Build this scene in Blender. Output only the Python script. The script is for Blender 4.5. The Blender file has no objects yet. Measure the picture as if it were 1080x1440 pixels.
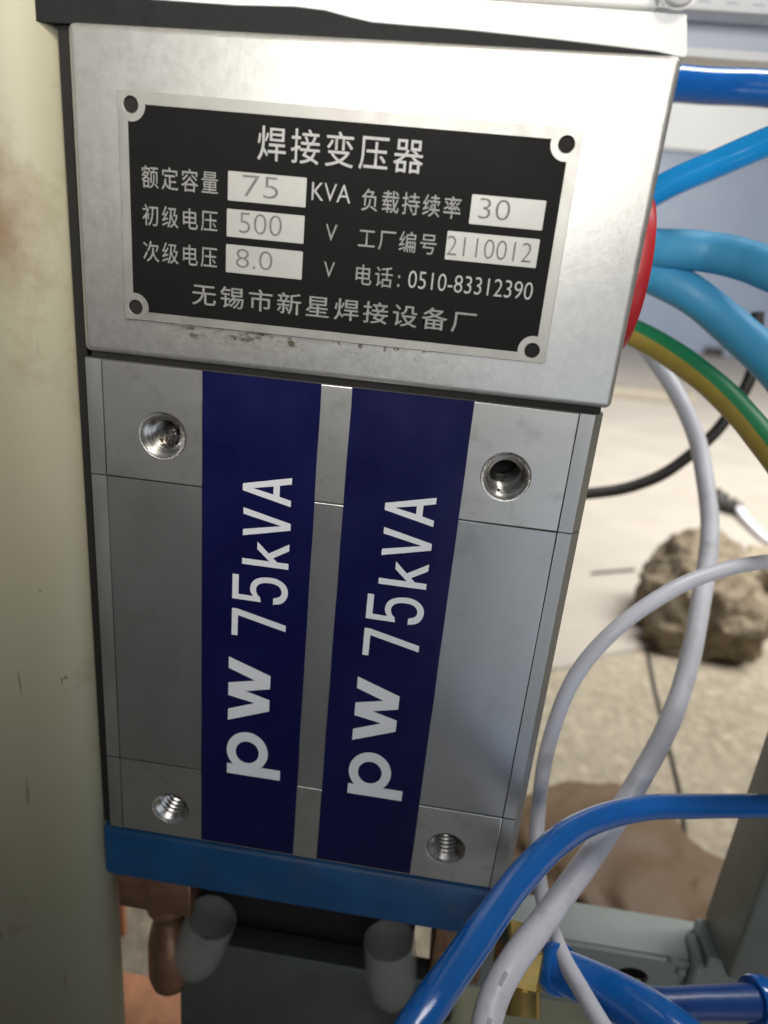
import bpy, bmesh, math, random
from mathutils import Vector, Matrix, noise

S = 0.001                      # the scene is laid out in millimetres, Blender units are metres
scene = bpy.context.scene
C = scene.collection

# ------------------------------------------------------------------ camera
RM = Matrix(((0.98925, 0.11433, 0.09119), (0.12501, -0.33746, -0.93300), (-0.07589, 0.93437, -0.34812)))
CAM = Vector((37.02, -216.33, 39.46))
FPX = 1000.0
cd = bpy.data.cameras.new('camera')
cam = bpy.data.objects.new('camera', cd)
C.objects.link(cam)
cx, cy, cz = Vector(RM[0]), Vector(RM[1]), Vector(RM[2])
rot = Matrix((cx, -cy, -cz)).transposed().to_4x4()
cam.matrix_world = Matrix.Translation(CAM * S) @ rot
cd.sensor_fit = 'VERTICAL'; cd.sensor_height = 36.0; cd.sensor_width = 27.0
cd.lens = FPX / 1440 * 36.0
cd.clip_start = 0.01; cd.clip_end = 60
cd.dof.use_dof = True
cd.dof.focus_distance = 0.232
cd.dof.aperture_fstop = 8.8
scene.camera = cam

# ------------------------------------------------------------------ light
w = bpy.data.worlds.new('World'); scene.world = w; w.use_nodes = True
bg = w.node_tree.nodes['Background']
bg.inputs['Color'].default_value = (0.92, 0.97, 1.0, 1)
bg.inputs['Strength'].default_value = 0.085
scene.view_settings.view_transform = 'Standard'
scene.view_settings.look = 'None'
scene.view_settings.exposure = 0.0
scene.view_settings.gamma = 1.0


def area(name, loc, target, sx, sy, power, col):
    d = bpy.data.lights.new(name, 'AREA'); d.shape = 'RECTANGLE'; d.size = sx; d.size_y = sy
    d.energy = power; d.color = col
    o = bpy.data.objects.new(name, d); C.objects.link(o)
    o.location = loc
    o.rotation_euler = (Vector(target) - Vector(loc)).to_track_quat('-Z', 'Y').to_euler()
    return o


# daylight from the workshop's windows: one high behind the photographer's right shoulder, one over the far floor
wl_ = area('window_light', (0.04, -1.12, 0.45), (-0.03, 0, 0.26), 0.70, 0.45, 1.12, (1.0, 0.98, 0.94))
wl_.data.spread = math.radians(40)
wk_ = area('workshop_window_light', (1.4, 0.8, 2.0), (1.25, 2.7, -0.2), 2.0, 1.4, 180.0, (1.0, 0.985, 0.96))
wk_.data.spread = math.radians(130)
sl_ = area('side_fill_light', (0.33, -0.48, -0.36), (0.08, 0, -0.17), 0.50, 0.50, 0.125, (0.80, 0.89, 1.0))  # added cool fill for the lower right metal, no window there
sl_.data.spread = math.radians(55)
sd = bpy.data.lights.new('upper_fill_spot', 'SPOT'); sd.energy = 25.0; sd.color = (1.0, 0.93, 0.80)  # unseen spot, added so brightness falls off towards the bottom
sd.spot_size = math.radians(46); sd.spot_blend = 1.0; sd.shadow_soft_size = 0.08
so = bpy.data.objects.new('upper_fill_spot', sd); C.objects.link(so)
so.location = (0.20, -0.40, 0.50)
so.rotation_euler = (Vector((-0.06, 0, 0.22)) - Vector(so.location)).to_track_quat('-Z', 'Y').to_euler()

# ------------------------------------------------------------------ points in the place
FLOOR = -550.0


def ray(px, py):
    return RM.transposed() @ Vector(((px - 540) / FPX, (py - 720) / FPX, 1.0))


def P(px, py, d):              # point seen at that spot, d millimetres away along the view
    return CAM + ray(px, py) * d


def onY(px, py, Y):            # point on a plane parallel to the machine's front
    d = ray(px, py)
    return CAM + d * ((Y - CAM.y) / d.y)


def onZ(px, py, Z=FLOOR):      # point on a level plane
    d = ray(px, py)
    return CAM + d * ((Z - CAM.z) / d.z)


# ------------------------------------------------------------------ materials
def nodes(name):
    m = bpy.data.materials.new(name); m.use_nodes = True
    nt = m.node_tree
    return m, nt, nt.nodes['Principled BSDF']


def N(nt, typ, **kw):
    n = nt.nodes.new(typ)
    for k, v in kw.items():
        if k in n.inputs.keys() if hasattr(n.inputs, 'keys') else False:
            n.inputs[k].default_value = v
        else:
            setattr(n, k, v)
    return n


def mix(nt, fac, a, b):
    n = nt.nodes.new('ShaderNodeMix'); n.data_type = 'RGBA'
    for i, v in ((0, fac), (6, a), (7, b)):
        if hasattr(v, 'is_linked') or hasattr(v, 'node'):
            nt.links.new(v, n.inputs[i])
        else:
            n.inputs[i].default_value = v if i == 0 else (v[0], v[1], v[2], 1)
    return n.outputs[2]


def math_(nt, op, a, b=0.0, clamp=False):
    n = nt.nodes.new('ShaderNodeMath'); n.operation = op; n.use_clamp = clamp
    for i, v in enumerate((a, b)):
        if hasattr(v, 'node'):
            nt.links.new(v, n.inputs[i])
        else:
            n.inputs[i].default_value = v
    return n.outputs[0]


def coords(nt, scale=(1, 1, 1)):
    tc = nt.nodes.new('ShaderNodeTexCoord')
    mp = nt.nodes.new('ShaderNodeMapping')
    mp.inputs['Scale'].default_value = scale
    nt.links.new(tc.outputs['Object'], mp.inputs['Vector'])
    return mp.outputs[0]


def tex_noise(nt, scale, detail=4, stretch=(1, 1, 1), rough=0.55):
    n = nt.nodes.new('ShaderNodeTexNoise')
    n.inputs['Scale'].default_value = scale; n.inputs['Detail'].default_value = detail
    n.inputs['Roughness'].default_value = rough
    nt.links.new(coords(nt, stretch), n.inputs['Vector'])
    return n.outputs['Fac']


def ramp(nt, fac, lo, hi):
    n = nt.nodes.new('ShaderNodeMapRange')
    n.inputs['From Min'].default_value = lo; n.inputs['From Max'].default_value = hi
    nt.links.new(fac, n.inputs['Value'])
    return n.outputs[0]


def bump(nt, b, height, dist, strength=1.0):
    n = nt.nodes.new('ShaderNodeBump')
    n.inputs['Distance'].default_value = dist; n.inputs['Strength'].default_value = strength
    nt.links.new(height, n.inputs['Height'])
    nt.links.new(n.outputs[0], b.inputs['Normal'])


def mat(name, col, rough=0.5, metal=0.0, var=0.12, vscale=60, bscale=0, bdist=0.0, stretch=(1, 1, 1),
        dirt=None, dirt_amt=0.0, dirt_scale=40, coat=0.0, spec=0.5, rvar=0.06):
    m, nt, b = nodes(name)
    f = tex_noise(nt, vscale, 5, stretch)
    f2 = ramp(nt, f, 0.3, 0.7)
    a = tuple(c * (1 - var) for c in col); bb = tuple(min(1, c * (1 + var)) for c in col)
    c = mix(nt, f2, a, bb)
    if dirt:
        d = ramp(nt, tex_noise(nt, dirt_scale, 6, (1, 1, 1), 0.65), 0.55, 0.75)
        c = mix(nt, math_(nt, 'MULTIPLY', d, dirt_amt, True), c, dirt)
    nt.links.new(c, b.inputs['Base Color'])
    r = math_(nt, 'ADD', math_(nt, 'MULTIPLY', f2, 2 * rvar), rough - rvar, True)
    nt.links.new(r, b.inputs['Roughness'])
    b.inputs['Metallic'].default_value = metal
    b.inputs['Specular IOR Level'].default_value = spec
    b.inputs['Coat Weight'].default_value = coat
    b.inputs['Coat Roughness'].default_value = 0.08
    if bscale:
        bump(nt, b, tex_noise(nt, bscale, 4, stretch), bdist)
    return m


M = {}
M['core'] = mat('extruded_aluminium', (0.50, 0.50, 0.50), 0.37, 0.9, 0.035, 45, stretch=(1.6, 1, 0.6), rvar=0.012, dirt=(0.20, 0.19, 0.17), dirt_amt=0.25, dirt_scale=70)
M['milled'] = mat('milled_aluminium', (0.60, 0.59, 0.57), 0.37, 0.9, 0.035, 70, stretch=(0.7, 1, 1.6), rvar=0.012, dirt=(0.16, 0.14, 0.12), dirt_amt=0.35, dirt_scale=110)
M['edge'] = mat('edge_aluminium', (0.47, 0.47, 0.46), 0.45, 0.9, 0.06, 80, 500, 0.00003, (1, 1, 0.3))
M['thread'] = mat('cut_thread_steel', (0.50, 0.48, 0.46), 0.25, 1.0, 0.2, 300)
M['lip'] = mat('machined_lip', (0.62, 0.61, 0.60), 0.28, 0.95, 0.1, 300)
M['swarf'] = mat('oily_swarf', (0.16, 0.13, 0.11), 0.35, 0.8, 0.3, 300)
M['plate_alu'] = mat('nameplate_aluminium', (0.40, 0.39, 0.365), 0.46, 0.85, 0.05, 120, 900, 0.00001)
M['panel_black'] = mat('black_enamel', (0.007, 0.007, 0.007), 0.55, 0, 0.2, 60, spec=0.12)
M['print_silver'] = mat('silver_print', (0.42, 0.42, 0.41), 0.5, 0.25, 0.12, 900)
M['print_dim'] = mat('dim_silver_print', (0.27, 0.27, 0.26), 0.5, 0.25, 0.18, 900)
M['stamp'] = mat('stamped_grey', (0.17, 0.17, 0.165), 0.6, 0.3, 0.35, 700)
M['field'] = mat('bare_aluminium_field', (0.46, 0.455, 0.435), 0.5, 0.55, 0.06, 150)
M['sticker'] = mat('navy_vinyl', (0.0045, 0.0055, 0.060), 0.30, 0, 0.15, 40, 100, 0.00004, spec=0.38)
M['print_white'] = mat('white_vinyl_print', (0.86, 0.87, 0.90), 0.4, 0, 0.03, 50)
M['black'] = mat('black_rubber', (0.010, 0.011, 0.012), 0.65, 0, 0.3, 200, 300, 0.0002, spec=0.25)
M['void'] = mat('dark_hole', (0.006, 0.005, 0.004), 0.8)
M['base_blue'] = mat('blue_epoxy', (0.008, 0.078, 0.215), 0.40, 0, 0.18, 50, 55, 0.0007, dirt=(0.05, 0.06, 0.07), dirt_amt=0.5, dirt_scale=60)
M['cream'] = mat('cream_enamel', (0.40, 0.38, 0.275), 0.42, 0, 0.07, 12, 40, 0.0006, (1, 1, 0.4),
                 dirt=(0.20, 0.125, 0.065), dirt_amt=0.9, dirt_scale=15)
M['pale_cream'] = mat('pale_cream_enamel', (0.66, 0.64, 0.50), 0.45, 0, 0.04, 12)
M['white_paint'] = mat('white_paint', (0.86, 0.86, 0.85), 0.45, 0, 0.03, 30, dirt=(0.35, 0.33, 0.30), dirt_amt=0.35, dirt_scale=45)
M['hose_blue'] = mat('blue_polyurethane', (0.008, 0.135, 0.50), 0.17, 0, 0.10, 30, 90, 0.0003, coat=0.4)
M['hose_bright'] = mat('bright_blue_polyurethane', (0.012, 0.33, 0.80), 0.2, 0, 0.08, 40, coat=0.4)
M['hose_deep'] = mat('deep_blue_rubber', (0.008, 0.055, 0.24), 0.38, 0, 0.12, 40, 80, 0.0004, coat=0.1)
M['cable_sky'] = mat('sky_blue_rubber', (0.055, 0.32, 0.56), 0.5, 0, 0.10, 60, 200, 0.0002)
M['cable_green'] = mat('green_pvc', (0.015, 0.20, 0.075), 0.42, 0, 0.1, 60)
M['cable_yellow'] = mat('yellow_pvc', (0.36, 0.27, 0.05), 0.5, 0, 0.15, 60)
M['cable_white'] = mat('white_pvc', (0.76, 0.76, 0.82), 0.38, 0, 0.06, 50, 120, 0.0002, dirt=(0.30, 0.27, 0.24), dirt_amt=0.55, dirt_scale=55)
M['cable_ink'] = mat('grey_ink', (0.42, 0.42, 0.47), 0.5, 0, 0.2, 400)
M['cable_black'] = mat('black_pvc', (0.035, 0.031, 0.028), 0.5, 0, 0.2, 60)
M['red'] = mat('red_plastic', (0.42, 0.016, 0.022), 0.4, 0, 0.1, 60)
M['copper'] = mat('dull_copper', (0.42, 0.24, 0.16), 0.42, 0.85, 0.18, 120, 300, 0.0001, dirt=(0.10, 0.07, 0.05), dirt_amt=0.6, dirt_scale=90)
M['copper_bright'] = mat('orange_copper', (0.70, 0.33, 0.18), 0.5, 0.15, 0.15, 60, dirt=(0.30, 0.12, 0.06), dirt_amt=0.5, dirt_scale=50)
M['brass'] = mat('brass', (0.62, 0.45, 0.15), 0.32, 0.85, 0.12, 80)
M['block'] = mat('grey_green_steel', (0.125, 0.140, 0.130), 0.45, 0.3, 0.10, 60, 200, 0.0001)
M['frame'] = mat('grey_green_enamel', (0.36, 0.40, 0.38), 0.40, 0, 0.06, 30, 40, 0.0004, dirt=(0.16, 0.17, 0.14), dirt_amt=0.5, dirt_scale=30)
M['post_green'] = mat('dull_grey_green_enamel', (0.24, 0.265, 0.235), 0.40, 0, 0.12, 20, 30, 0.0004, dirt=(0.10, 0.11, 0.08), dirt_amt=0.5, dirt_scale=30)
M['khaki'] = mat('khaki_enamel', (0.38, 0.38, 0.27), 0.5, 0, 0.08, 40)
M['cabinet'] = mat('blue_grey_enamel', (0.27, 0.32, 0.42), 0.45, 0, 0.04, 3)
M['cabinet_white'] = mat('white_enamel', (0.88, 0.89, 0.88), 0.45, 0, 0.02, 3)
M['rail_grey'] = mat('galvanised_grey', (0.58, 0.62, 0.70), 0.5, 0, 0.05, 20)
M['wood'] = mat('pale_wood', (0.27, 0.235, 0.18), 0.6, 0, 0.12, 20, stretch=(1, 6, 6))


def housing_mat():             # satin aluminium with fine mottling, oily smudges under the nameplate
    m, nt, b = nodes('satin_aluminium')
    f = ramp(nt, tex_noise(nt, 420, 6, (1, 1, 1), 0.7), 0.3, 0.7)
    c = mix(nt, f, (0.60, 0.59, 0.56), (0.70, 0.69, 0.67))
    tc = nt.nodes.new('ShaderNodeTexCoord'); sp = nt.nodes.new('ShaderNodeSeparateXYZ')
    nt.links.new(tc.outputs['Object'], sp.inputs[0])
    X, Z = sp.outputs[0], sp.outputs[2]

    def band(v, a, bq, soft):
        u = nt.nodes.new('ShaderNodeMapRange'); u.interpolation_type = 'SMOOTHSTEP'
        u.inputs['From Min'].default_value = a - soft; u.inputs['From Max'].default_value = a + soft
        nt.links.new(v, u.inputs['Value'])
        q = nt.nodes.new('ShaderNodeMapRange'); q.interpolation_type = 'SMOOTHSTEP'
        q.inputs['From Min'].default_value = bq - soft; q.inputs['From Max'].default_value = bq + soft
        nt.links.new(v, q.inputs['Value'])
        return math_(nt, 'MULTIPLY', u.outputs[0], math_(nt, 'SUBTRACT', 1.0, q.outputs[0]))
    smear = math_(nt, 'MULTIPLY', band(X, -0.054, -0.014, 0.010), band(Z, -0.0392, -0.0335, 0.0022))
    n1 = ramp(nt, tex_noise(nt, 260, 6, (1, 1, 2.2), 0.7), 0.44, 0.62)
    smear = math_(nt, 'MULTIPLY', smear, math_(nt, 'ADD', math_(nt, 'MULTIPLY', n1, 0.95), 0.16))
    specks = math_(nt, 'MULTIPLY', band(X, -0.02, 0.062, 0.008), band(Z, 0.0315, 0.0385, 0.002))
    n2 = ramp(nt, tex_noise(nt, 230, 6, (1, 1, 1.8), 0.75), 0.60, 0.68)
    specks = math_(nt, 'MULTIPLY', specks, n2)
    dots = math_(nt, 'MULTIPLY', band(X, -0.03, 0.03, 0.008), band(Z, -0.0375, -0.0335, 0.001))
    n3 = ramp(nt, tex_noise(nt, 300, 3, (1, 1, 1), 0.5), 0.62, 0.66)
    dots = math_(nt, 'MULTIPLY', dots, n3)
    k = math_(nt, 'ADD', math_(nt, 'ADD', math_(nt, 'MULTIPLY', smear, 1.0), math_(nt, 'MULTIPLY', specks, 0.75)), math_(nt, 'MULTIPLY', dots, 0.85), True)
    c = mix(nt, k, c, (0.10, 0.085, 0.06))
    nt.links.new(c, b.inputs['Base Color'])
    nt.links.new(math_(nt, 'SUBTRACT', 0.85, math_(nt, 'MULTIPLY', k, 0.7)), b.inputs['Metallic'])
    nt.links.new(math_(nt, 'ADD', math_(nt, 'MULTIPLY', f, 0.08), 0.40), b.inputs['Roughness'])
    bump(nt, b, tex_noise(nt, 900, 4), 0.00004)
    return m


M['housing'] = housing_mat()


def post_mat():                # cream enamel with rust smudges, hairline scratches and small chips
    m, nt, b = nodes('scuffed_cream_enamel')
    f = ramp(nt, tex_noise(nt, 10, 5, (1, 1, 0.5)), 0.3, 0.7)
    c = mix(nt, f, (0.32, 0.302, 0.215), (0.38, 0.36, 0.26))
    rust = ramp(nt, tex_noise(nt, 15, 6, (1, 1, 1), 0.65), 0.56, 0.74)
    c = mix(nt, math_(nt, 'MULTIPLY', rust, 0.85, True), c, (0.19, 0.115, 0.06))
    scr = ramp(nt, tex_noise(nt, 260, 2, (1, 1, 0.07), 0.5), 0.69, 0.73)
    area_ = ramp(nt, tex_noise(nt, 22, 3), 0.50, 0.60)
    scr = math_(nt, 'MULTIPLY', scr, area_)
    chip = ramp(nt, tex_noise(nt, 130, 4, (1, 1, 0.7), 0.6), 0.70, 0.72)
    k = math_(nt, 'MULTIPLY', math_(nt, 'ADD', scr, chip, True), 0.75)
    c = mix(nt, k, c, (0.13, 0.10, 0.065))
    nt.links.new(c, b.inputs['Base Color'])
    nt.links.new(math_(nt, 'ADD', math_(nt, 'MULTIPLY', f, 0.10), 0.38), b.inputs['Roughness'])
    bump(nt, b, math_(nt, 'SUBTRACT', tex_noise(nt, 40, 4, (1, 1, 0.5)), math_(nt, 'MULTIPLY', k, 0.4)), 0.0006)
    return m


M['post'] = post_mat()


def floor_mat():
    m, nt, b = nodes('rough_aggregate_concrete')
    v = nt.nodes.new('ShaderNodeTexVoronoi'); v.inputs['Scale'].default_value = 55
    nt.links.new(coords(nt), v.inputs['Vector'])
    g = ramp(nt, v.outputs['Distance'], 0.0, 0.7)
    f = ramp(nt, tex_noise(nt, 45, 6, (1, 1, 1), 0.7), 0.35, 0.65)
    big = ramp(nt, tex_noise(nt, 5, 4), 0.3, 0.7)
    c = mix(nt, f, (0.27, 0.225, 0.155), (0.49, 0.425, 0.315))
    c = mix(nt, math_(nt, 'MULTIPLY', g, 0.5), c, (0.20, 0.165, 0.115))
    c = mix(nt, math_(nt, 'MULTIPLY', big, 0.45), c, (0.45, 0.395, 0.30))
    nt.links.new(c, b.inputs['Base Color']); b.inputs['Roughness'].default_value = 0.75
    bump(nt, b, math_(nt, 'ADD', f, g), 0.006, 0.7)
    return m


M['floor'] = floor_mat()
M['sheet'] = mat('smooth_cement', (0.35, 0.315, 0.268), 0.5, 0, 0.07, 5, 60, 0.0005, dirt=(0.30, 0.25, 0.18), dirt_amt=0.45, dirt_scale=7)


def crumple_mat(name, a, bcol, rough, sc, bd, spec=0.4):
    m, nt, b = nodes(name)
    f = ramp(nt, tex_noise(nt, sc, 6, (1, 1, 1), 0.65), 0.32, 0.68)
    nt.links.new(mix(nt, f, a, bcol), b.inputs['Base Color'])
    b.inputs['Roughness'].default_value = rough
    b.inputs['Specular IOR Level'].default_value = spec
    bump(nt, b, tex_noise(nt, sc * 1.6, 5), bd)
    return m


M['sack'] = crumple_mat('dusty_woven_cloth', (0.13, 0.10, 0.065), (0.30, 0.245, 0.17), 0.95, 38, 0.008)
M['rag'] = crumple_mat('dusty_pale_cloth', (0.24, 0.20, 0.13), (0.42, 0.36, 0.25), 0.95, 38, 0.008)
M['brown_bag'] = crumple_mat('brown_plastic_film', (0.11, 0.072, 0.042), (0.16, 0.108, 0.066), 0.6, 12, 0.003, 0.3)


def clear_mat():
    m, nt, b = nodes('milky_plastic')
    b.inputs['Base Color'].default_value = (0.46, 0.47, 0.44, 1)
    b.inputs['Roughness'].default_value = 0.30
    bump(nt, b, tex_noise(nt, 120, 3), 0.0004)
    tr_ = nt.nodes.new('ShaderNodeBsdfTransparent'); mx = nt.nodes.new('ShaderNodeMixShader')
    mx.inputs[0].default_value = 0.28
    out_ = nt.nodes['Material Output']
    nt.links.new(tr_.outputs[0], mx.inputs[1]); nt.links.new(b.outputs[0], mx.inputs[2]); nt.links.new(mx.outputs[0], out_.inputs['Surface'])
    return m


M['milky'] = clear_mat()

# ------------------------------------------------------------------ building helpers
WORLD = {}                     # object name -> world location (mm)


def tag(o, label=None, cat=None, group=None, kind=None):
    for k, v in (('label', label), ('category', cat), ('group', group), ('kind', kind)):
        if v: o[k] = v
    return o


def thing(name, loc, label, cat, group=None):
    o = bpy.data.objects.new(name, None); C.objects.link(o)
    o.empty_display_size = 0.01
    o.location = Vector(loc) * S
    WORLD[o.name] = Vector(loc)
    return tag(o, label, cat, group)


def place(name, me, mats, parent=None, origin=None, smooth=None):
    """link a mesh whose vertices are in world millimetres as one object"""
    vs = [v.co.copy() for v in me.vertices]
    if origin is None:
        lo = Vector([min(v[i] for v in vs) for i in range(3)]); hi = Vector([max(v[i] for v in vs) for i in range(3)])
        origin = (lo + hi) / 2
        if parent is None: origin.z = lo.z
    origin = Vector(origin)
    for v in me.vertices: v.co = (v.co - origin) * S
    if not isinstance(mats, (list, tuple)): mats = [mats]
    while len(me.materials) > len(mats): me.materials.pop()
    for k_, m_ in enumerate(mats):
        if k_ < len(me.materials): me.materials[k_] = M[m_]
        else: me.materials.append(M[m_])
    if smooth is not None:
        for p in me.polygons: p.use_smooth = True
        if smooth < 180:
            try: me.set_sharp_from_angle(angle=math.radians(smooth))
            except Exception: pass
    o = bpy.data.objects.new(name, me); C.objects.link(o)
    base = Vector((0, 0, 0))
    if parent is not None:
        o.parent = parent; base = WORLD[parent.name]
    o.location = (origin - base) * S
    WORLD[o.name] = origin
    return o


def from_bm(name, bm, mats, parent=None, smooth=None, origin=None):
    bmesh.ops.recalc_face_normals(bm, faces=bm.faces)
    me = bpy.data.meshes.new(name); bm.to_mesh(me); bm.free()
    return place(name, me, mats, parent, origin, smooth)


def add_box(bm, x0, x1, y0, y1, z0, z1, r=0, seg=3, M4=None):
    g = bmesh.ops.create_cube(bm, size=1)['verts']
    for v in g:
        v.co = Vector((x0 + (v.co.x + .5) * (x1 - x0), y0 + (v.co.y + .5) * (y1 - y0), z0 + (v.co.z + .5) * (z1 - z0)))
    vs = set(g)
    if r:
        es = list({e for v in g for e in v.link_edges})
        res = bmesh.ops.bevel(bm, geom=es, offset=r, segments=seg, affect='EDGES', profile=0.5, clamp_overlap=True)
        vs = set(res['verts']) | {v for v in g if v.is_valid}
    if M4 is not None:
        for v in vs: v.co = M4 @ v.co


def box(name, b, m_, parent=None, r=0, seg=3, M4=None):
    bm = bmesh.new(); add_box(bm, *b, r=r, seg=seg, M4=M4)
    return from_bm(name, bm, m_, parent, smooth=40 if r else None)


def catmull(pts, n):
    out = []
    p = [pts[0] * 2 - pts[1]] + list(pts) + [pts[-1] * 2 - pts[-2]]
    for i in range(1, len(p) - 2):
        a, b, c, d = p[i - 1], p[i], p[i + 1], p[i + 2]
        for k in range(n):
            t = k / n
            out.append(0.5 * ((2 * b) + (c - a) * t + (2 * a - 5 * b + 4 * c - d) * t * t + (3 * b - a - 3 * c + d) * t ** 3))
    out.append(p[-2].copy())
    return out


def tube_mesh(name, pts, rad, seg=24, n=14, paint=None, smooth_path=True, flat=None, wob=0.0):
    """a capped tube along points; paint(t, angle) -> material slot; flat squeezes it"""
    path = catmull([Vector(p) for p in pts], n) if smooth_path else [Vector(p) for p in pts]
    L = len(path)
    bm = bmesh.new(); rings = []
    up = Vector((0, 0, 1)); prev = None
    for i, p in enumerate(path):
        t = (path[min(i + 1, L - 1)] - path[max(i - 1, 0)]).normalized()
        if prev is None:
            nrm = (up - t * up.dot(t))
            if nrm.length < 0.1: nrm = Vector((0, -1, 0)) - t * -t.y
            nrm.normalize()
        else:
            nrm = (prev - t * prev.dot(t)).normalized()
        prev = nrm; bn = t.cross(nrm)
        r = rad(i / (L - 1)) if callable(rad) else rad
        if wob:
            r *= 1 + wob * noise.noise(p * 0.06)
            p = p + Vector((noise.noise(p * 0.02 + Vector((7, 1, 3))), noise.noise(p * 0.02 + Vector((1, 9, 4))), noise.noise(p * 0.02 + Vector((5, 2, 8))))) * (r * wob * 9)
        ring = []
        for k in range(seg):
            a = 2 * math.pi * k / seg
            ring.append(bm.verts.new(p + nrm * math.cos(a) * r * (flat or 1) + bn * math.sin(a) * r))
        rings.append(ring)
    for i in range(L - 1):
        for k in range(seg):
            f = bm.faces.new((rings[i][k], rings[i][(k + 1) % seg], rings[i + 1][(k + 1) % seg], rings[i + 1][k]))
            if paint: f.material_index = paint(i / (L - 1), (k + .5) / seg)
    bm.faces.new(rings[0]); bm.faces.new(list(reversed(rings[-1])))
    return bm


def tube(name, pts, rad, m_, parent=None, **kw):
    return from_bm(name, tube_mesh(name, pts, rad, **kw), m_, parent, smooth=50)


def lathe_bm(profile, seg=40, M4=None, close=False):
    """profile: (radius, height) turned about the z axis"""
    bm = bmesh.new(); rings = []
    for r, h in profile:
        if r < 1e-6:
            rings.append([bm.verts.new((0, 0, h))])
        else:
            rings.append([bm.verts.new((r * math.cos(2 * math.pi * k / seg), r * math.sin(2 * math.pi * k / seg), h)) for k in range(seg)])
    for a, b in zip(rings, rings[1:]):
        for k in range(seg):
            q = (k + 1) % seg
            if len(a) == 1 and len(b) == 1: continue
            if len(a) == 1: bm.faces.new((a[0], b[q], b[k]))
            elif len(b) == 1: bm.faces.new((a[k], a[q], b[0]))
            else: bm.faces.new((a[k], a[q], b[q], b[k]))
    if M4 is not None: bmesh.ops.transform(bm, matrix=M4, verts=bm.verts)
    return bm


FACE = Matrix(((1, 0, 0, 0), (0, 0, -1, 0), (0, 1, 0, 0), (0, 0, 0, 1)))    # (x, z, out) -> world: out points towards -Y


def flat_mesh(name, loops, depth, y, bevel=0.0, to=None):
    """filled outline with holes in the plane (x, z); front face at y, depth going back from it"""
    cu = bpy.data.curves.new(name, 'CURVE'); cu.dimensions = '2D'; cu.fill_mode = 'BOTH'
    cu.extrude = max(depth / 2 - bevel, 0); cu.bevel_depth = bevel; cu.bevel_resolution = 2; cu.offset = -bevel
    for lp in loops:
        s = cu.splines.new('POLY'); s.points.add(len(lp) - 1); s.use_cyclic_u = True
        for q, (x, z) in zip(s.points, lp): q.co = (x, z, 0, 1)
    return curve_to_mesh(name, cu, depth, y, to)


def curve_to_mesh(name, cu, depth, y, to=None):
    o = bpy.data.objects.new(name, cu); C.objects.link(o)
    dg = bpy.context.evaluated_depsgraph_get()
    me = bpy.data.meshes.new_from_object(o.evaluated_get(dg))
    bpy.data.objects.remove(o); bpy.data.curves.remove(cu)
    me.name = name
    if to: to(me)
    me.transform(Matrix.Translation((0, y + depth / 2, 0)) @ FACE)
    return me


def text_obj(body, x0, x1, z0, z1, y, m_, parent, offset=0.0, name='lettering'):
    cu = bpy.data.curves.new(name, 'FONT'); cu.body = body; cu.offset = offset; cu.resolution_u = 4
    if ord(body[0]) > 1000: cu.space_character = 1.22

    def fit(me):
        xs = [v.co.x for v in me.vertices]; ys = [v.co.y for v in me.vertices]
        a, b, c, d = min(xs), max(xs), min(ys), max(ys)
        for v in me.vertices:
            v.co.x = x0 + (v.co.x - a) / (b - a) * (x1 - x0)
            v.co.y = z0 + (v.co.y - c) / (d - c) * (z1 - z0)
    me = curve_to_mesh(name, cu, 0, y, fit)
    return place(name, me, m_, parent)


def circle(cx_, cz_, rx, rz=None, n=40, a0=0.0, a1=2 * math.pi):
    rz = rz or rx
    full = abs(a1 - a0 - 2 * math.pi) < 1e-6
    return [(cx_ + rx * math.cos(a0 + (a1 - a0) * k / (n if full else n - 1)), cz_ + rz * math.sin(a0 + (a1 - a0) * k / (n if full else n - 1))) for k in range(n)]


def rrect(x0, x1, z0, z1, r, n=5):
    out = []
    for cx_, cz_, a in ((x1 - r, z1 - r, 0), (x0 + r, z1 - r, 90), (x0 + r, z0 + r, 180), (x1 - r, z0 + r, 270)):
        out += circle(cx_, cz_, r, n=n, a0=math.radians(a), a1=math.radians(a + 90))
    return out


def copy_obj(o, loc, parent=None):
    c = o.copy(); C.objects.link(c)
    p = parent if parent is not None else o.parent
    c.parent = p
    base = WORLD[p.name] if p else Vector((0, 0, 0))
    c.location = (Vector(loc) - base) * S
    WORLD[c.name] = Vector(loc)
    return c


# ------------------------------------------------------------------ the setting: floor
gx = 14000
tag(place('floor', (lambda me: (me.from_pydata([(-gx, -gx, FLOOR), (gx, -gx, FLOOR), (gx, gx, FLOOR), (-gx, gx, FLOOR)], [], [(0, 1, 2, 3)]), me)[1])(bpy.data.meshes.new('floor')), 'floor', origin=(0, 0, FLOOR)), kind='structure')
# a smoother cement screed lies on the rough floor farther off; its near edge is uneven
e0, e1 = onZ(700, 955), onZ(1080, 880)
edge = []
for k in range(41):
    t = k / 40
    p = e0.lerp(e1, t * 2.6 - 0.8)
    q = noise.noise(Vector((t * 14, 3.1, 0)))
    edge.append((p.x, p.y + q * 28, FLOOR + 7))
bm = bmesh.new()
top = [bm.verts.new(p) for p in edge]; far = [bm.verts.new((p[0] * 1.0 + (p[0] - 400) * 8, 9000, FLOOR + 7)) for p in edge]
low = [bm.verts.new((p[0], p[1] - 3, FLOOR - 1)) for p in edge]
for k in range(40):
    bm.faces.new((top[k], top[k + 1], far[k + 1], far[k])); bm.faces.new((low[k], low[k + 1], top[k + 1], top[k]))
tag(from_bm('screed', bm, 'sheet', origin=(0, 0, FLOOR)), kind='structure')

# ------------------------------------------------------------------ the welding transformer
tr = thing('welding_transformer', (0, 55, -220), 'silver aluminium welding transformer with a black nameplate, two navy stickers and a blue base', 'transformer')

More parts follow.
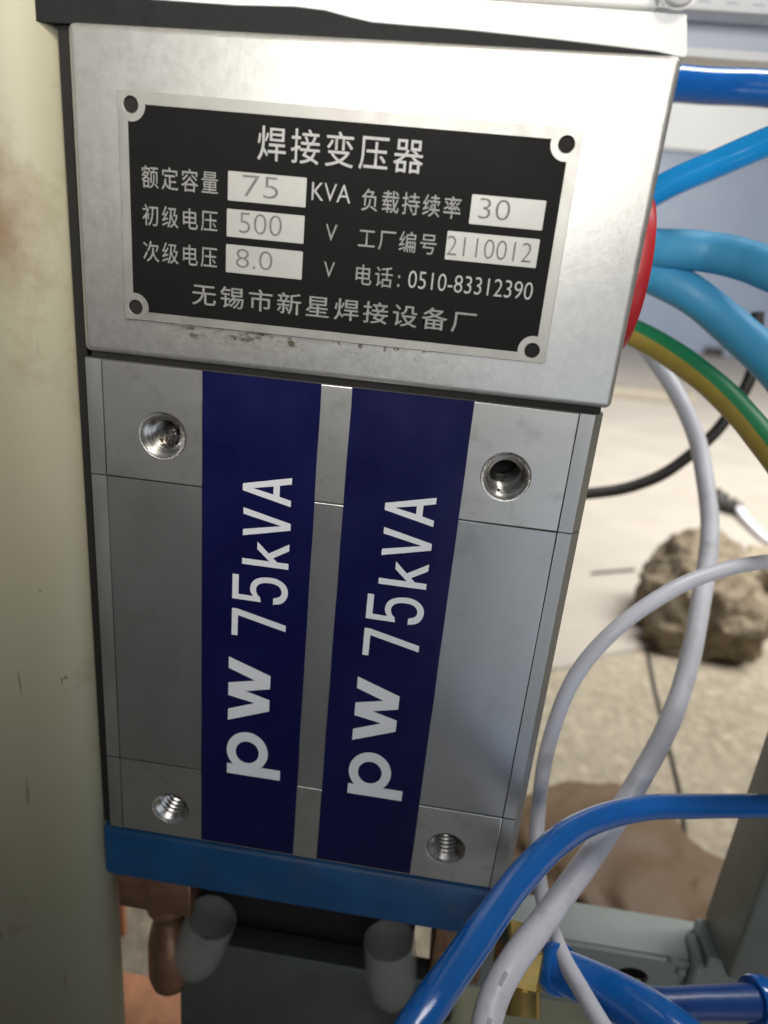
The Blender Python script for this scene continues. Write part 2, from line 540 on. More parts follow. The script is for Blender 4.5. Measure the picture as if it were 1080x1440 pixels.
bmh0 = bmesh.new()
add_box(bmh0, -80.3, 84.2, 0.0, 112, 0.2, 88.9, 2.0, 4)
for v in bmh0.verts:
    if v.co.z > 45: v.co.z += (v.co.x + 80) / 164 * 2.7 + 0.2
from_bm('housing', bmh0, 'housing', tr, smooth=40)
box('gasket', (-78.5, 81.5, 1.6, 108, -1.9, 0.2), 'void', tr)

# sections of the body: bored upper plate, plain core, bored lower plate, with narrow edge strips
XL, XR = -74.6, 75.3
sect = [(-40.4, -1.9, [(-54.8, -24.6), (56.4, -24.4)], 7.7, 'milled', 'upper_plate'),
        (-157.0, -40.75, [], 0, 'core', 'core_plate'),
        (-192.3, -157.35, [(-54.3, -178.4), (56.0, -176.2)], 7.3, 'milled', 'lower_plate')]
hole = None
for z0, z1, holes, hr, mm, nm in sect:
    loops = [[(XL, z0), (XR, z0), (XR, z1), (XL, z1)]] + [circle(a, b, hr, n=48) for a, b in holes]
    dy = 0.12 if nm == 'core_plate' else 0.0
    me = flat_mesh(nm, loops, 30, dy, bevel=0.34)
    place(nm, me, mm, tr)
    for a, b in holes:
        if hole is None:
            prof = [(7.75, 0.02), (7.5, -0.35), (6.45, -1.15), (6.2, -1.3)]
            h = -1.4
            for k in range(10):
                prof += [(6.2, h), (4.95, h - 0.85), (4.95, h - 1.0), (6.2, h - 1.9)]; h -= 2.0
            prof += [(5.6, h), (5.6, -24.5), (0, -26.5)]
            bmh = lathe_bm(prof, 56)
            for f in bmh.faces:    # bright machined lip, thread flanks, dirty roots, bottom painted black for its shade
                zc = f.calc_center_median(); rc = math.hypot(zc.x, zc.y)
                f.material_index = 0 if zc.z > -1.25 else (2 if zc.z < -21.3 or rc > 6.1 else 1)
            bmesh.ops.transform(bmh, matrix=Matrix.Translation((a, 0, b)) @ FACE, verts=bmh.verts)
            hole = from_bm('threaded_hole', bmh, ['lip', 'thread', 'void'], tr, smooth=25, origin=(a, 0, b))
        else:
            q = copy_obj(hole, (a, 0, b)); q.rotation_euler = (0, a * 0.02, 0)
            if hr < 7.5: q.scale = (0.948, 1, 0.948)
    # edge strips
    for side in (-1, 1):
        x_in = XL - 0.25 if side < 0 else XR + 0.25
        x_f = -80.0 if side < 0 else 80.0
        x_o = -81.5 if side < 0 else 83.0
        prof = [(x_in, dy + 0.05), (x_f, dy + 0.05), (x_o, 4.2), (x_o, 30), (x_in, 30)]
        bme = bmesh.new()
        lo = [bme.verts.new((x, y, z0 + 0.05)) for x, y in prof]; hi = [bme.verts.new((x, y, z1 - 0.05)) for x, y in prof]
        bme.faces.new(lo); bme.faces.new(hi)
        for k in range(5):
            bme.faces.new((lo[k], lo[(k + 1) % 5], hi[(k + 1) % 5], hi[k]))
        from_bm('edge_strip', bme, 'edge', tr)
box('rear_body', (-80, 82, 30.2, 112, -192, -2.2), 'core', tr)
box('base_slab', (-84.2, 85.6, -0.6, 112, -219.8, -193.2), 'base_blue', tr, r=3.2, seg=4)
box('gap_shade_strip', (-84.3, -80.6, 3.0, 30, -192.9, 90.5), 'void', tr)  # dark strip added to paint the shade between post and body
# swarf left in the upper left bore and a burr in the right one
random.seed(5)
for (a, b, n_, mm) in ((-54.8, -24.6, 16, 'swarf'), (56.4, -24.4, 1, 'thread')):
    bmq = bmesh.new()
    for k in range(n_):
        an = random.uniform(-2.4, 1.0) if n_ > 1 else -1.75
        rr = random.uniform(2.0, 5.0) if n_ > 1 else 5.3
        sz = random.uniform(0.35, 0.95) if n_ > 1 else 0.75
        mtx = Matrix.Translation((a + rr * math.cos(an), random.uniform(3, 7) if n_ > 1 else 1.6, b + rr * math.sin(an))) @ Matrix.Rotation(random.uniform(0, 6), 4, Vector((1, .3, .7)).normalized()) @ Matrix.Diagonal((sz, sz * 1.7, sz * .6, 1))
        bmesh.ops.create_icosphere(bmq, subdivisions=1, radius=1, matrix=mtx)
    from_bm('metal_swarf', bmq, mm, tr)

# --- stickers with their printed lettering
Wg = 2.15


def stroke(pts, wd):
    p = catmull([Vector((a, b)) for a, b in pts], 6)
    L, R = [], []
    for i, q in enumerate(p):
        t = (p[min(i + 1, len(p) - 1)] - p[max(i - 1, 0)]).normalized(); n_ = Vector((-t.y, t.x))
        L.append(tuple(q + n_ * wd / 2)); R.append(tuple(q - n_ * wd / 2))
    return L + R[::-1]


five = [(9.7, 19.5), (0.1, 19.5), (-0.1, 9.3), (2.0, 9.3)]


def five_loop():
    bowl_o = [(2.0, 9.6), (3.0, 10.6), (5.0, 11.1), (6.8, 10.2), (7.75, 8.0), (7.75, 5.0), (6.9, 3.0), (5.0, 2.05), (3.2, 2.7), (2.2, 4.9)]
    bowl_i = [(-0.2, 4.9), (0.5, 2.2), (2.2, 0.5), (5.0, -0.2), (7.8, 0.8), (9.6, 3.4), (10.0, 6.6), (9.3, 10.2), (7.6, 12.4), (5.2, 13.2), (3.4, 12.9), (2.1, 12.1)]
    o1 = [tuple(v) for v in catmull([Vector(v) for v in bowl_o], 5)]
    o2 = [tuple(v) for v in catmull([Vector(v) for v in bowl_i], 5)]
    return [(9.7, 19.5), (9.7, 17.3), (2.15, 17.3)][::-1] and ([(0.1, 9.3)] + o1 + o2 + [(2.25, 17.3), (9.7, 17.3), (9.7, 19.5), (0.2, 19.5)])


# each glyph: start along the sticker (z), base line (x), list of loops in (along, up)
p_loop = [[(0, 15.2), (0, -5.7), (4.7, -5.7)] + [(4.7, 0.9)] + circle(11.2, 7.4, 9.0, 8.0, 40, math.radians(222), math.radians(360 + 138)) + [(4.7, 13.7), (4.7, 15.2)],
          circle(11.0, 7.4, 5.0, 4.5, 36)]
H = 15.6
glyphs = [(-155.9, -16.2, p_loop),
          (-131.3, -15.8, [[(0, H), (5.0, H), (9.1, 5.6), (11.0, H), (16.5, H), (18.9, 5.6), (22.7, H), (27.5, H), (21.7, 0), (16.1, 0), (13.8, 9.0), (11.3, 0), (6.4, 0)]]),
          (-94.6, -11.1, [[(0, 19.5), (10.8, 19.5), (10.8, 17.6), (6.5, 0), (4.0, 0), (8.2, 17.3), (0, 17.3)]]),
          (-80.2, -11.1, [five_loop()]),
          (-66.3, -11.2, [[(0, 16.2), (0, 0), (2.2, 0), (2.2, 4.0), (3.6, 5.4), (6.9, 0), (9.4, 0), (5.1, 7.0), (9.0, 11.0), (6.2, 11.0), (2.2, 6.7), (2.2, 16.2)]]),
          (-55.7, -11.1, [[(0, 16.2), (2.3, 16.2), (5.05, 3.2), (7.8, 16.2), (10.1, 16.2), (6.25, 0), (3.85, 0)]]),
          (-43.5, -11.4, [[(0, 0), (2.2, 0), (3.15, 3.9), (6.95, 3.9), (7.9, 0), (10.1, 0), (6.25, 16.3), (3.85, 16.3)], [(3.65, 6.0), (6.45, 6.0), (5.05, 12.9)]])]
proto = None
for si, (x0, x1, dx, dz) in enumerate(((-41.6, -3.6, 0, 0), (6.0, 43.7, 47.3, -0.6))):
    out = []
    rnd = random.Random(3 + si)
    for k in range(60):        # the cut edges are a hair wavy
        z = -1.9 - 189.6 * k / 59
        out.append((x0 + 0.18 * noise.noise(Vector((z * .05, si * 9, 1))), z))
    for k in range(60):
        z = -191.5 + 189.6 * k / 59
        out.append((x1 + 0.18 * noise.noise(Vector((z * .05, si * 9, 5))), z))
    st = place('sticker', flat_mesh('sticker', [out], 0.34, -0.20), 'sticker', tr)
    for gi, (z, bx, loops) in enumerate(glyphs):
        lp = [[(bx + dx - up_, z + dz + al) for al, up_ in L_] for L_ in loops]
        place('lettering', flat_mesh('lettering', lp, 0, -0.235), 'print_white', st)

# --- nameplate
npl = place('nameplate', flat_mesh('nameplate', [rrect(-65.9, 62.4, 11.6, 73.4, 0.5)] + [circle(a, b, 2.15, n=28) for a, b in ((-62.1, 70.0), (58.5, 69.3), (58.2, 15.0), (-62.4, 15.3))], 0.9, -0.85, bevel=0.12), 'plate_alu', tr)
for a, b in ((-62.1, 70.0), (58.5, 69.3), (58.2, 15.0), (-62.4, 15.3)):
    place('screw_hole', flat_mesh('screw_hole', [circle(a, b, 2.1, n=28)], 0.2, -0.25), 'void', npl)
A_, B_, C_, D_ = -63.0, 59.25, 14.2, 70.3
nr = 4.2


def notch(cx_, cz_, a0, a1):
    return circle(cx_, cz_, nr, n=12, a0=math.radians(a0), a1=math.radians(a1))


pan = notch(-62.1, 70.0, 274, 360 - 4)[::-1]
out = [(A_, 66.0)] + [p for p in circle(-62.1, 70.0, nr, n=14, a0=math.radians(258), a1=math.radians(364))] + \
      [(54.4, D_)] + circle(58.5, 69.3, nr, n=14, a0=math.radians(166), a1=math.radians(280)) + \
      [(B_, 19.1)] + circle(58.2, 15.0, nr, n=14, a0=math.radians(76), a1=math.radians(191)) + \
      [(-58.3, C_)] + circle(-62.4, 15.3, nr, n=14, a0=math.radians(-15), a1=math.radians(98))
place('black_panel', flat_mesh('black_panel', [out], 0.06, -0.90), 'panel_black', npl)
YT = -0.935
for b in ((-33.9, -11.2, 47.8, 55.5), (-34.1, -11.3, 38.1, 45.6), (-34.2, -11.3, 28.2, 36.0), (35.3, 55.6, 47.6, 55.2), (29.7, 55.5, 37.7, 45.3)):
    place('value_field', flat_mesh('value_field', [rrect(*b, 0.3)], 0.04, -0.93), 'field', npl)
for body, x0, x1, z0, z1, mm, off in (
        ('焊接变压器', -25.6, 20.9, 58.9, 67.7, 'print_silver', 0.004),
        ('额定容量', -59.4, -36.8, 49.0, 55.0, 'print_dim', 0.004),
        ('初级电压', -59.4, -36.9, 38.9, 44.7, 'print_dim', 0.004),
        ('次级电压', -59.5, -36.9, 28.9, 34.8, 'print_dim', 0.004),
        ('KVA', -9.6, 1.5, 49.9, 54.6, 'print_silver', -0.004),
        ('V', -5.0, -1.7, 39.6, 44.0, 'print_dim', -0.004),
        ('V', -4.9, -1.7, 29.6, 33.9, 'print_dim', -0.004),
        ('负载持续率', 4.7, 32.6, 48.4, 54.2, 'print_dim', 0.006),
        ('工厂编号', 4.6, 27.0, 38.5, 44.1, 'print_dim', 0.004),
        ('电话', 4.6, 15.4, 28.4, 34.1, 'print_dim', 0.004),
        (':', 16.9, 17.6, 28.9, 32.2, 'print_dim', 0.0),
        ('0510-83312390', 20.0, 55.7, 29.0, 33.8, 'print_silver', -0.006),
        ('无锡市新星焊接设备厂', -44.5, 40.9, 17.9, 24.2, 'print_dim', 0.006)):
    text_obj(body, x0, x1, z0, z1, YT - 0.01, mm, npl, off)
for body, x0, x1, z0, z1 in (('75', -29.6, -19.2, 49.2, 54.8), ('500', -30.4, -17.8, 39.4, 45.0), ('8.0', -31.2, -20.2, 29.8, 35.1),
                             ('30', 37.6, 46.2, 49.2, 54.5), ('2110012', 29.9, 53.8, 38.9, 44.1)):
    text_obj(body, x0, x1, z0, z1, YT - 0.04, 'stamp', npl, -0.012, name='stamped_number')

# --- red flange on the right-hand side, carrying the water-cooled cables
bmr = lathe_bm([(0, 0), (25, 0), (25.5, 1), (25.5, 5.0), (24.5, 6.5), (17, 7), (0, 7)], 56)
bmesh.ops.transform(bmr, matrix=Matrix.Translation((84.3, 40, 38)) @ Matrix.Rotation(math.pi / 2, 4, 'Y'), verts=bmr.verts)
from_bm('cable_flange', bmr, 'red', tr, smooth=40)

# --- copper terminals and clamp under the base
a = onY(165, 1240, 3); b = onY(268, 1282, 3)
bmc = bmesh.new()
add_box(bmc, a.x, b.x, 3, 30, onY(200, 1280, 3).z, -219.6, 1.0)
from_bm('copper_terminal', bmc, 'copper', tr, smooth=40)
nx = onY(240, 1350, 14).x
prof = []
for r, py in ((0, 1240), (10.2, 1240), (10.6, 1290), (10.0, 1297), (7.2, 1306), (7.0, 1314), (8.6, 1330), (9.8, 1346), (10.0, 1352), (10.0, 1392), (8.6, 1404), (5.0, 1411), (0, 1411)):
    prof.append((r, onY(240, py, 5).z))
bmc = lathe_bm(prof, 40, Matrix.Translation((nx, 14, 0)))
from_bm('copper_nipple', bmc, 'copper', tr, smooth=35)
box('copper_strap', (onY(505, 1310, 10).x, 84, 8, 60, -226.5, -219.9), 'copper', tr, r=0.6)
box('copper_block', (onY(605, 1350, 14).x, 80.5, 12, 60, -262, -226.6), 'copper', tr, r=1.0)
box('dark_gap_block', (-60, 50, 22, 100, -300, -219.9), 'void', tr)  # near-black block added to paint the dark void under the base
bmb = lathe_bm([(0, 2.6), (4.0, 2.6), (4.6, 2.0), (4.6, 0), (0, 0)], 6)
bmesh.ops.transform(bmb, matrix=Matrix.Translation((onY(480, 1325, 14).x, 22, -229)) @ FACE, verts=bmb.verts)
from_bm('bolt_head', bmb, 'thread', tr)

# grey clamp block below, held to the transformer by its terminals
g0 = onY(252, 1312, 10); g1 = onY(650, 1350, 10)
cb = thing('clamp_block', (0, 40, -330), 'dark grey steel clamp block under the blue transformer base', 'clamp')
box('block_body', (g0.x, g1.x, 10, 21.5, -330, g0.z - 3), 'block', cb, r=0.8)
for (px, py, px2, py2, tilt) in ((290, 1310, 266, 1372, 0.30), (549, 1345, 552, 1392, 0.04)):
    t0, t1 = onY(px, py, 3), onY(px2, py2, 2)
    prof = [(11.0, -9), (11.2, 0.5), (11.0, 10), (10.1, 17), (7.6, 22.5), (4.0, 25.2), (0, 26.0), (0, 25.0), (3.8, 24.1), (6.9, 21.6), (9.2, 16.6), (10.1, 9.5), (10.2, -9), (11.0, -9)]
    ax = (t1 - t0).normalized()
    mt = Matrix.Translation(t0) @ ax.to_track_quat('Z', 'Y').to_matrix().to_4x4()
    bmt = lathe_bm(prof, 36, mt)
    from_bm('plastic_cap', bmt, 'milky', cb, smooth=50)

# orange copper bars seen between the post and the terminal
d0, d1 = onY(136, 1190, 125), onY(168, 1340, 125)
tag(box('copper_busbar', (d0.x - 6, onY(173, 1280, 125).x, 125, 131, -425, d0.z), 'copper_bright', r=0.6), 'upright orange copper bar squeezed between the cream post and the blue base', 'busbar')
q0 = onZ(200, 1370, -430)
tag(box('copper_plate', (q0.x - 90, q0.x + 60, q0.y - 70, q0.y, -442, -430), 'copper_bright', r=1.0), 'flat orange copper plate lying below the copper terminal', 'plate')
q1 = onY(200, 1300, 260)
tag(box('cream_panel', (q1.x - 130, q1.x + 90, 260, 266, -535, q1.z + 40), 'pale_cream', r=1.0), 'pale cream panel glimpsed behind the copper terminal', 'panel')

# ------------------------------------------------------------------ cream machine post on the left
prof = [(-190, 12), (-190, -3)] + [(-108 + 23.6 * math.sin(math.radians(q)), 9 - 12 * math.cos(math.radians(q))) for q in range(0, 91, 6)] + [(-84.4, 12)]
bmp = bmesh.new()
pl0 = [bmp.verts.new((x, y, -545)) for x, y in prof]; pl1 = [bmp.verts.new((x, y, 190)) for x, y in prof]
bmp.faces.new(pl0); bmp.faces.new(pl1)
for k in range(len(prof)):
    q = (k + 1) % len(prof)
    bmp.faces.new((pl0[k], pl0[q], pl1[q], pl1[k]))
tag(from_bm('machine_post', bmp, 'post', smooth=40), 'cream enamelled machine post with brown rust smudges, left of the transformer', 'post')

# ------------------------------------------------------------------ black seal and white bracket above the housing
ub = thing('upper_bracket', (0, 55, 95), 'white painted steel bracket above the transformer, edged with a black rubber seal', 'bracket')
up_edge = [(-30, -34), (60, -22), (150, -8), (215, -1), (272, 3), (330, 7), (375, 8), (413, 9), (455, 14), (488, 23), (522, 31), (580, 36), (647, 41), (705, 47), (788, 56), (872, 66), (922, 72), (955, 80)]
pts = [onY(x, y, 1.0) for x, y in up_edge]
top_line = [(p.x, p.z) for p in pts]
low_line = [(p.x, 88.7 + max(0, (p.x + 80) / 164 * 2.7)) for p in pts]
place('rubber_seal', flat_mesh('rubber_seal', [top_line + low_line[::-1]], 60, 1.5), 'black', ub)
top_line[-1] = (top_line[-1][0] + 1.5, top_line[-1][1])
br = onY(976, 0, 2)
sl = onY(930, 14, 2).z - 0.5
place('bracket_plate', flat_mesh('bracket_plate', [[(x, z + 0.15) for x, z in top_line] + [(onY(967, 76, 2).x, onY(967, 76, 2).z), (br.x - 1, sl), (top_line[0][0], sl)]], 40, 2.0, bevel=0.3), 'white_paint', ub)
box('bracket_flange', (top_line[0][0], onY(930, 5, 1).x, 3.5, 46, sl + 1.4, sl + 26), 'white_paint', ub, r=0.8)
bb = onY(952, 6, 0)
bmx = lathe_bm([(0, 2.4), (3.6, 2.4), (4.4, 1.8), (4.6, 0), (5.2, 0), (5.2, -1.2), (0, -1.2)], 32)
bmesh.ops.transform(bmx, matrix=Matrix.Translation((bb.x, 0, bb.z + 4.0)) @ FACE, verts=bmx.verts)
from_bm('bracket_bolt', bmx, 'white_paint', ub, smooth=30)

# ------------------------------------------------------------------ hoses and cables
def hose(name, pts, r, m_, label, cat, group=None, **kw):
    o = tube(name, [P(*p) for p in pts], r, m_, wob=0.03, **kw)
    return tag(o, label, cat, group)


hose('air_hose', [(1180, 1136, 322), (1080, 1135, 312), (980, 1134, 303), (900, 1138, 290), (838, 1153, 275), (780, 1186, 257), (730, 1238, 238), (685, 1297, 219), (640, 1362, 203), (598, 1424, 190), (550, 1500, 178)], 5.0, 'hose_blue',
     'glossy royal blue hose bending across the front of the transformer base', 'hose', seg=32, n=20)
hose('air_hose', [(880, 298, 345), (940, 264, 330), (1010, 232, 318), (1080, 200, 308), (1190, 150, 290)], 6.3, 'hose_bright',
     'bright azure hose running diagonally up from the housing edge, above the sky blue cables', 'hose')
hose('rubber_hose', [(880, 121, 400), (960, 119, 400), (1030, 121, 400), (1090, 126, 398), (1200, 136, 396)], 9.5, 'hose_blue',
     'thick dark blue hose lying level just below the white rail', 'hose')
hose('water_cable', [(880, 345, 330), (925, 352, 335), (985, 355, 335), (1040, 362, 326), (1090, 378, 316), (1200, 430, 300)], 9.0, 'cable_sky',
     'upper sky blue rubber cable from the red flange, nearly level', 'cable', 'sky blue cables at the red flange')
hose('water_cable', [(880, 378, 340), (925, 392, 345), (980, 420, 345), (1040, 466, 338), (1090, 514, 330), (1170, 610, 320)], 9.0, 'cable_sky',
     'lower sky blue rubber cable from the red flange, sloping down to the right', 'cable', 'sky blue cables at the red flange')
o = hose('earth_cable', [(850, 452, 360), (890, 470, 352), (950, 503, 338), (1010, 548, 322), (1065, 604, 308), (1120, 680, 295), (1160, 760, 290)], 6.4, ['cable_green', 'cable_yellow'],
         'green and yellow earth cable curving down below the sky blue cables', 'cable', seg=36, paint=lambda t, a: 1 if 0.20 < a < 0.60 else 0)


def ink(t, a):
    return 1 if (0.868 < t < 0.893 or 0.945 < t < 0.962) and 0.10 < a < 0.15 else 0


hose('power_cable', [(890, 470, 440), (925, 512, 432), (960, 570, 420), (985, 640, 410), (996, 730, 392), (988, 830, 372), (968, 940, 350), (932, 1035, 330), (883, 1125, 311), (828, 1210, 288), (768, 1290, 264), (716, 1362, 240), (688, 1420, 228), (672, 1500, 215)], 4.9, ['cable_white', 'cable_ink'],
     'thick white cable hanging down under the green cable and passing behind the blue hose', 'cable', seg=40, n=24, paint=ink)
hose('signal_cable', [(1200, 780, 330), (1080, 789, 306), (1000, 806, 292), (930, 838, 284), (860, 890, 282), (805, 960, 288), (770, 1050, 300), (757, 1140, 305), (757, 1215, 300), (768, 1280, 292), (788, 1340, 268), (822, 1400, 248), (870, 1480, 230)], 3.15, 'cable_white',
     'thin white cable looping from the right edge down beside the transformer', 'cable', seg=24, n=20)
hose('black_cable', [(760, 700, 560), (835, 694, 560), (890, 684, 560), (945, 660, 558), (1000, 615, 552), (1040, 560, 545), (1060, 510, 540), (1066, 440, 536)], 4.6, 'cable_black',
     'black cable curving behind the transformer and the green cable', 'cable')

# ------------------------------------------------------------------ blue hose connector, brass elbow, lower right frame
bc = thing('hose_connector', P(860, 1400, 250), 'blue plastic forked hose connector in front of the perforated frame rail', 'connector')
tube('branch', [P(780, 1360, 268), P(815, 1376, 262), P(872, 1404, 252), P(925, 1438, 242), P(985, 1490, 232)], lambda t: 7.6 + 1.8 * t, 'hose_blue', bc, flat=0.9)
tube('branch', [P(850, 1402, 262), P(920, 1412, 260), P(990, 1410, 262), P(1072, 1409, 266)], lambda t: 6.6 - 1.0 * math.sin(t * 3), 'hose_deep', bc)
for a, b, r in ((P(777, 1359, 270), P(789, 1364, 267), 9.2), (P(1060, 1409, 266), P(1076, 1409, 267), 9.0)):
    mt = Matrix.Translation(a) @ (b - a).normalized().to_track_quat('Z', 'Y').to_matrix().to_4x4()
    L = (b - a).length
    from_bm('collar', lathe_bm([(r - 3, -1), (r - .6, -1), (r, 0), (r, L), (r - .6, L + 1), (r - 3, L + 1)], 40, mt), 'hose_blue', bc, smooth=40)

be = thing('brass_elbow', P(735, 1395, 268), 'yellow brass pipe elbow beside the copper block under the base', 'pipe fitting')
a, b = P(728, 1345, 272), P(757, 1352, 272)
mt = Matrix.Translation(P(705, 1340, 273)) @ (b - a).normalized().to_track_quat('Z', 'Y').to_matrix().to_4x4()
from_bm('hex_nut', lathe_bm([(0, 0), (11.5, 0), (12.5, 1), (12.5, 12), (11.5, 13), (0, 13)], 6, mt), 'brass', be)
from_bm('barrel', lathe_bm([(0, 12), (9.5, 12), (9.5, 19), (8.2, 19.5), (8.2, 23), (0, 23)], 36, mt), 'brass', be, smooth=35)
tube('spigot', [P(735, 1372, 275), P(735, 1430, 268)], 6.5, 'brass', be, smooth_path=False)

# perforated angle rail and upright post of the machine frame
YR = 95.0
ra, rb = onY(850, 1276, YR), onY(985, 1296, YR)
rz = (ra.z + rb.z) / 2
yf = onZ(900, 1345, rz).y
fr = thing('frame_rail', (ra.x, YR, rz - 60), 'grey-green painted frame rail with punched holes, low on the right', 'rail')
xl = onY(700, 1270, YR).x - 30
xr = onZ(985, 1300, rz).x
x2 = onZ(1075, 1330, rz).x
box('rail_top', (xl, xr + 90, yf + 3.0, YR, rz - 3.4, rz), 'frame', fr, r=0.6)
hx = onY(888, 1374, yf)
me = flat_mesh('rail_web', [[(xl, rz - 70), (xr + 90, rz - 70), (xr + 90, rz - 0.6), (xl, rz - 0.6)], circle(hx.x, hx.z, 8.5, 6.5, 32)], 3.0, yf, bevel=0.4)
place('rail_web', me, 'frame', fr)
place('rail_hole_shade_sheet', flat_mesh('rail_hole_shade_sheet', [rrect(hx.x - 14, hx.x + 14, hx.z - 12, hx.z + 10, 1)], 0.5, yf + 9), 'void', fr)  # black sheet added behind the hole to paint its dark inside
rib = onZ(972, 1340, rz)
tube('weld_rib', [(rib.x, yf - 2.2, rz - 70), (rib.x, yf - 2.2, rz - 6), (rib.x + 1, yf + 2, rz + 2.0), (rib.x + 2, YR - 12, rz + 1.6)], 3.0, 'frame', fr)
box('corner_bracket', (rib.x + 4.5, x2 + 40, yf - 1.5, YR - 5, rz + 0.2, rz + 9.0), 'frame', fr, r=1.2)
for px, py in ((1011, 1338),):
    g0 = onZ(px, py, rz + 9.05)
    me = flat_mesh('bolt_hole', [circle(g0.x, -g0.y, 2.9, n=24)], 0.1, 0)
    me.transform(Matrix.Translation((0, 0, rz + 9.1)) @ Matrix.Rotation(-math.pi / 2, 4, 'X'))
    place('bolt_hole', me, 'void', fr)
# screws on the rail
for px, py in ((946, 1350), (957, 1366), (1043, 1362)):
    s_ = onY(px, py, yf - (1.5 if px > 1000 else 0))
    bms = lathe_bm([(0, 2.0), (1.5, 1.9), (2.6, 1.2), (3.0, 0), (0, 0)], 20)
    mt = Matrix.Translation((s_.x, s_.y - 0.1, s_.z)) @ (FACE if py >= 1350 else Matrix.Identity(4))
    bmesh.ops.transform(bms, matrix=mt, verts=bms.verts)
    from_bm('screw', bms, 'thread' if px in (1008, 1040) else 'frame', fr, smooth=40)

pa = onY(1033, 1157, YR - 4)
yp = min(range(0, int(YR) - 10), key=lambda q: abs(onY(1066, 1290, q).x - pa.x))
tag(box('frame_post', (pa.x, pa.x + 60, yp + 6, YR - 4, rz + 9.5, -20), 'post_green', r=2.5, seg=4), 'dull grey-green upright post standing on the corner of the perforated rail', 'post')
kz = onZ(700, 1400, -285)
tag(box('frame_ledge', (onZ(640, 1420, -285).x - 20, onZ(838, 1420, -285).x, kz.y - 70, onZ(740, 1398, -285).y, -300, -285), 'khaki', r=1.5), 'khaki painted ledge below the brass elbow', 'ledge')

# ------------------------------------------------------------------ things on the floor
def lump(name, centre, rx, ry, rz_, seed, folds, m_, sub=5, freq=1.0, stretch=1.0):
    bm = bmesh.new(); bmesh.ops.create_icosphere(bm, subdivisions=sub, radius=1)
    off = Vector((seed * 3.7, seed * 1.3, seed * 2.1))
    for v in bm.verts:
        d = v.co.normalized()
        wv = Vector((noise.noise(d * 1.1 * freq + off), noise.noise(d * 1.1 * freq - off), noise.noise(d * 1.1 * freq + off * 1.7)))
        q = Vector((d.x, d.y, d.z * stretch)) * freq + wv * 0.55
        rg = 1 - abs(noise.noise(q * 2.0 + off * 2)) * 2.2
        rg2 = 1 - abs(noise.noise(q * 4.3 + off)) * 2.2
        rg3 = 1 - abs(noise.noise(q * 9.0 - off)) * 2.2
        r = 0.92 + 0.34 * wv.x + folds * (0.55 * rg + 0.26 * rg2 + 0.10 * rg3)
        co = Vector((d.x * rx * r, d.y * ry * r, d.z * rz_ * r))
        v.co = Vector(centre) + co
        if v.co.z < FLOOR + 1: v.co.z = FLOOR + 1 + 0.02 * (v.co.z - FLOOR)
    return from_bm(name, bm, m_, smooth=180)


sc_ = onZ(985, 925)
tag(lump('sack', (sc_.x + 5, sc_.y + 75, FLOOR + 62), 104, 98, 100, 2, 0.27, 'sack', freq=1.15, stretch=0.35), 'crumpled brown cloth sack on the far floor behind the white cables', 'sack')
sc_ = onZ(1085, 880)
tag(lump('cloth_wad', (sc_.x + 30, sc_.y + 70, FLOOR + 45), 85, 80, 80, 7, 0.22, 'rag', freq=1.1, stretch=0.4), 'paler cloth wad at the right edge, against the brown sack', 'cloth')
sb = onZ(862, 1240)
tag(lump('plastic_bag', (sb.x + 6, sb.y + 14, FLOOR + 8), 128, 118, 42, 4, 0.15, 'brown_bag', freq=0.9), 'brown plastic bag with shiny creases under the blue hose', 'bag')
# thin dark wire and bits on the floor
tag(tube('floor_wire', [onZ(900, 880, FLOOR + 2), onZ(908, 905, FLOOR + 2), onZ(920, 965, FLOOR + 2), onZ(938, 1040, FLOOR + 2), onZ(956, 1115, FLOOR + 2), onZ(965, 1190, FLOOR + 2)], 2.6, 'cable_black'), 'thin dark wire lying on the rough floor in front of the sack', 'wire')
tag(tube('steel_rod', [onZ(832, 806, FLOOR + 10), onZ(892, 801, FLOOR + 10)], 3.0, 'cable_black', smooth_path=False), 'short dark rod lying on the smooth screed left of the sack', 'rod')
wl = onZ(865, 556, FLOOR + 7); wr = onZ(948, 552, FLOOR + 7)
tag(box('wooden_batten', (wl.x - 500, wr.x, wl.y - 60, wl.y + 90, FLOOR + 8, FLOOR + 55), 'wood', r=3), 'pale wooden batten lying on the floor near the blue-grey cabinet', 'batten')
pl = thing('plug_lead', onZ(1015, 712, FLOOR + 8), 'dark plug with a white lead lying on the pale floor at the right edge', 'plug')
k0, k1 = onZ(1003, 702, FLOOR + 30), onZ(1038, 716, FLOOR + 26)
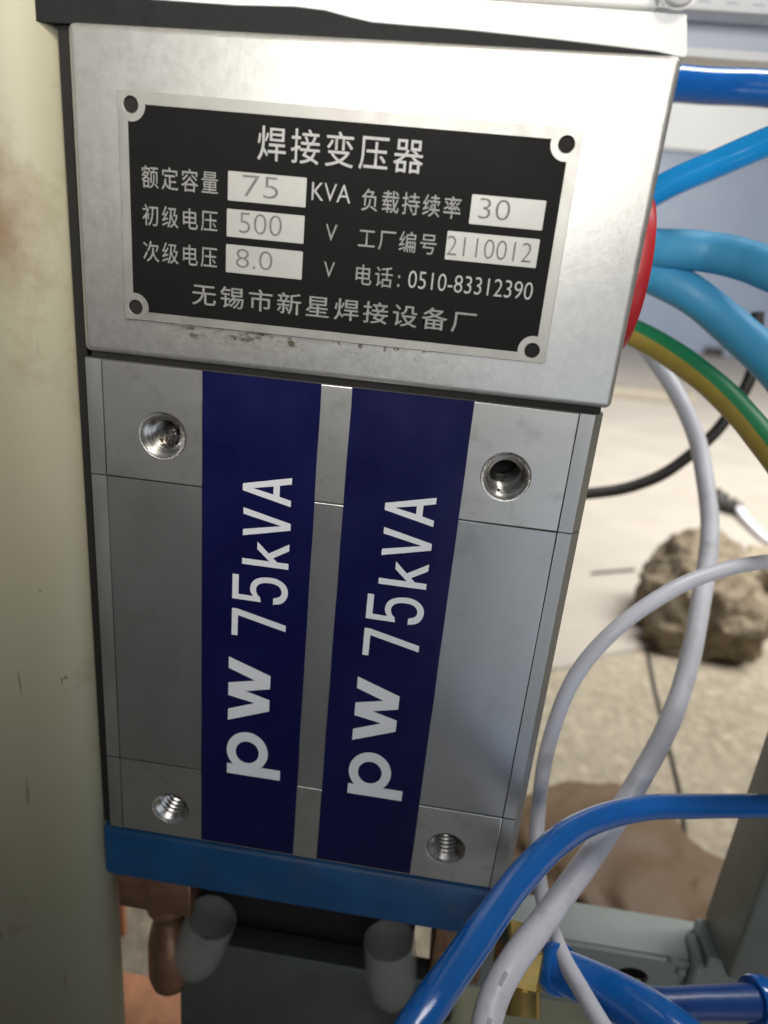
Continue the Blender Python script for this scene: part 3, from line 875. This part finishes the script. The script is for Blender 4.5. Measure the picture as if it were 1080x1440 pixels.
tube('plug', [k0, k0.lerp(k1, .3), k0.lerp(k1, .7), k1], lambda t: 30 - 14 * t + 6 * math.sin(t * 20), 'cable_black', pl, seg=12)
tube('lead', [k1, onZ(1060, 742, FLOOR + 18), onZ(1090, 765, FLOOR + 16), onZ(1180, 800, FLOOR + 16)], 9, 'cable_white', pl)

# ------------------------------------------------------------------ machinery at the back, upper right
cbx = onZ(960, 496, FLOOR)
YC = cbx.y
cab = thing('machine_cabinet', (cbx.x, YC + 300, FLOOR), 'blue-grey machine cabinet with a white upper panel, far behind the cables', 'cabinet')
zt = onY(1000, 217, YC).z
box('cabinet_body', (cbx.x - 1500, cbx.x + 2200, YC, YC + 700, FLOOR + 9, zt), 'cabinet', cab, r=6)
box('cabinet_panel', (cbx.x - 1500, cbx.x + 2200, YC - 25, YC + 700, zt + 8, zt + 900), 'cabinet_white', cab, r=6)
box('cabinet_foot', (onZ(990, 500).x, onZ(1016, 503).x, YC - 60, YC - 10, FLOOR + 8, FLOOR + 70), 'cable_black', cab, r=4)

YQ = 330.0
rl = thing('cross_rail', (onY(1000, 60, YQ).x, YQ, onY(1000, 60, YQ).z), 'pale grey channel rail with white flanges, upper right corner', 'rail')
qa, qb = onY(978, 12, YQ), onY(1060, 12, YQ)
z_t = onY(1020, 17, YQ).z; z_m = onY(1020, 70, YQ).z; z_b = onY(1020, 84, YQ).z
x_a = onY(900, 50, YQ).x; x_b = x_a + 500
box('rail_back', (x_a, x_b, YQ + 22, YQ + 26, z_b, z_t + 14), 'rail_grey', rl)
box('rail_flange', (x_a, x_b, YQ - 1, YQ + 22, z_b, z_m), 'white_paint', rl, r=0.5)
box('rail_flange', (x_a, x_b, YQ - 1, YQ + 22, z_t, z_t + 14), 'white_paint', rl, r=0.5)
for k in range(5):
    x = onY(990 + k * 38, 4 + k * 2.5, YQ).x
    box('slot', (x - 3.6, x + 3.6, YQ - 1.4, YQ - 1.05, z_t + 4.2, z_t + 5.1), 'rail_grey', rl)
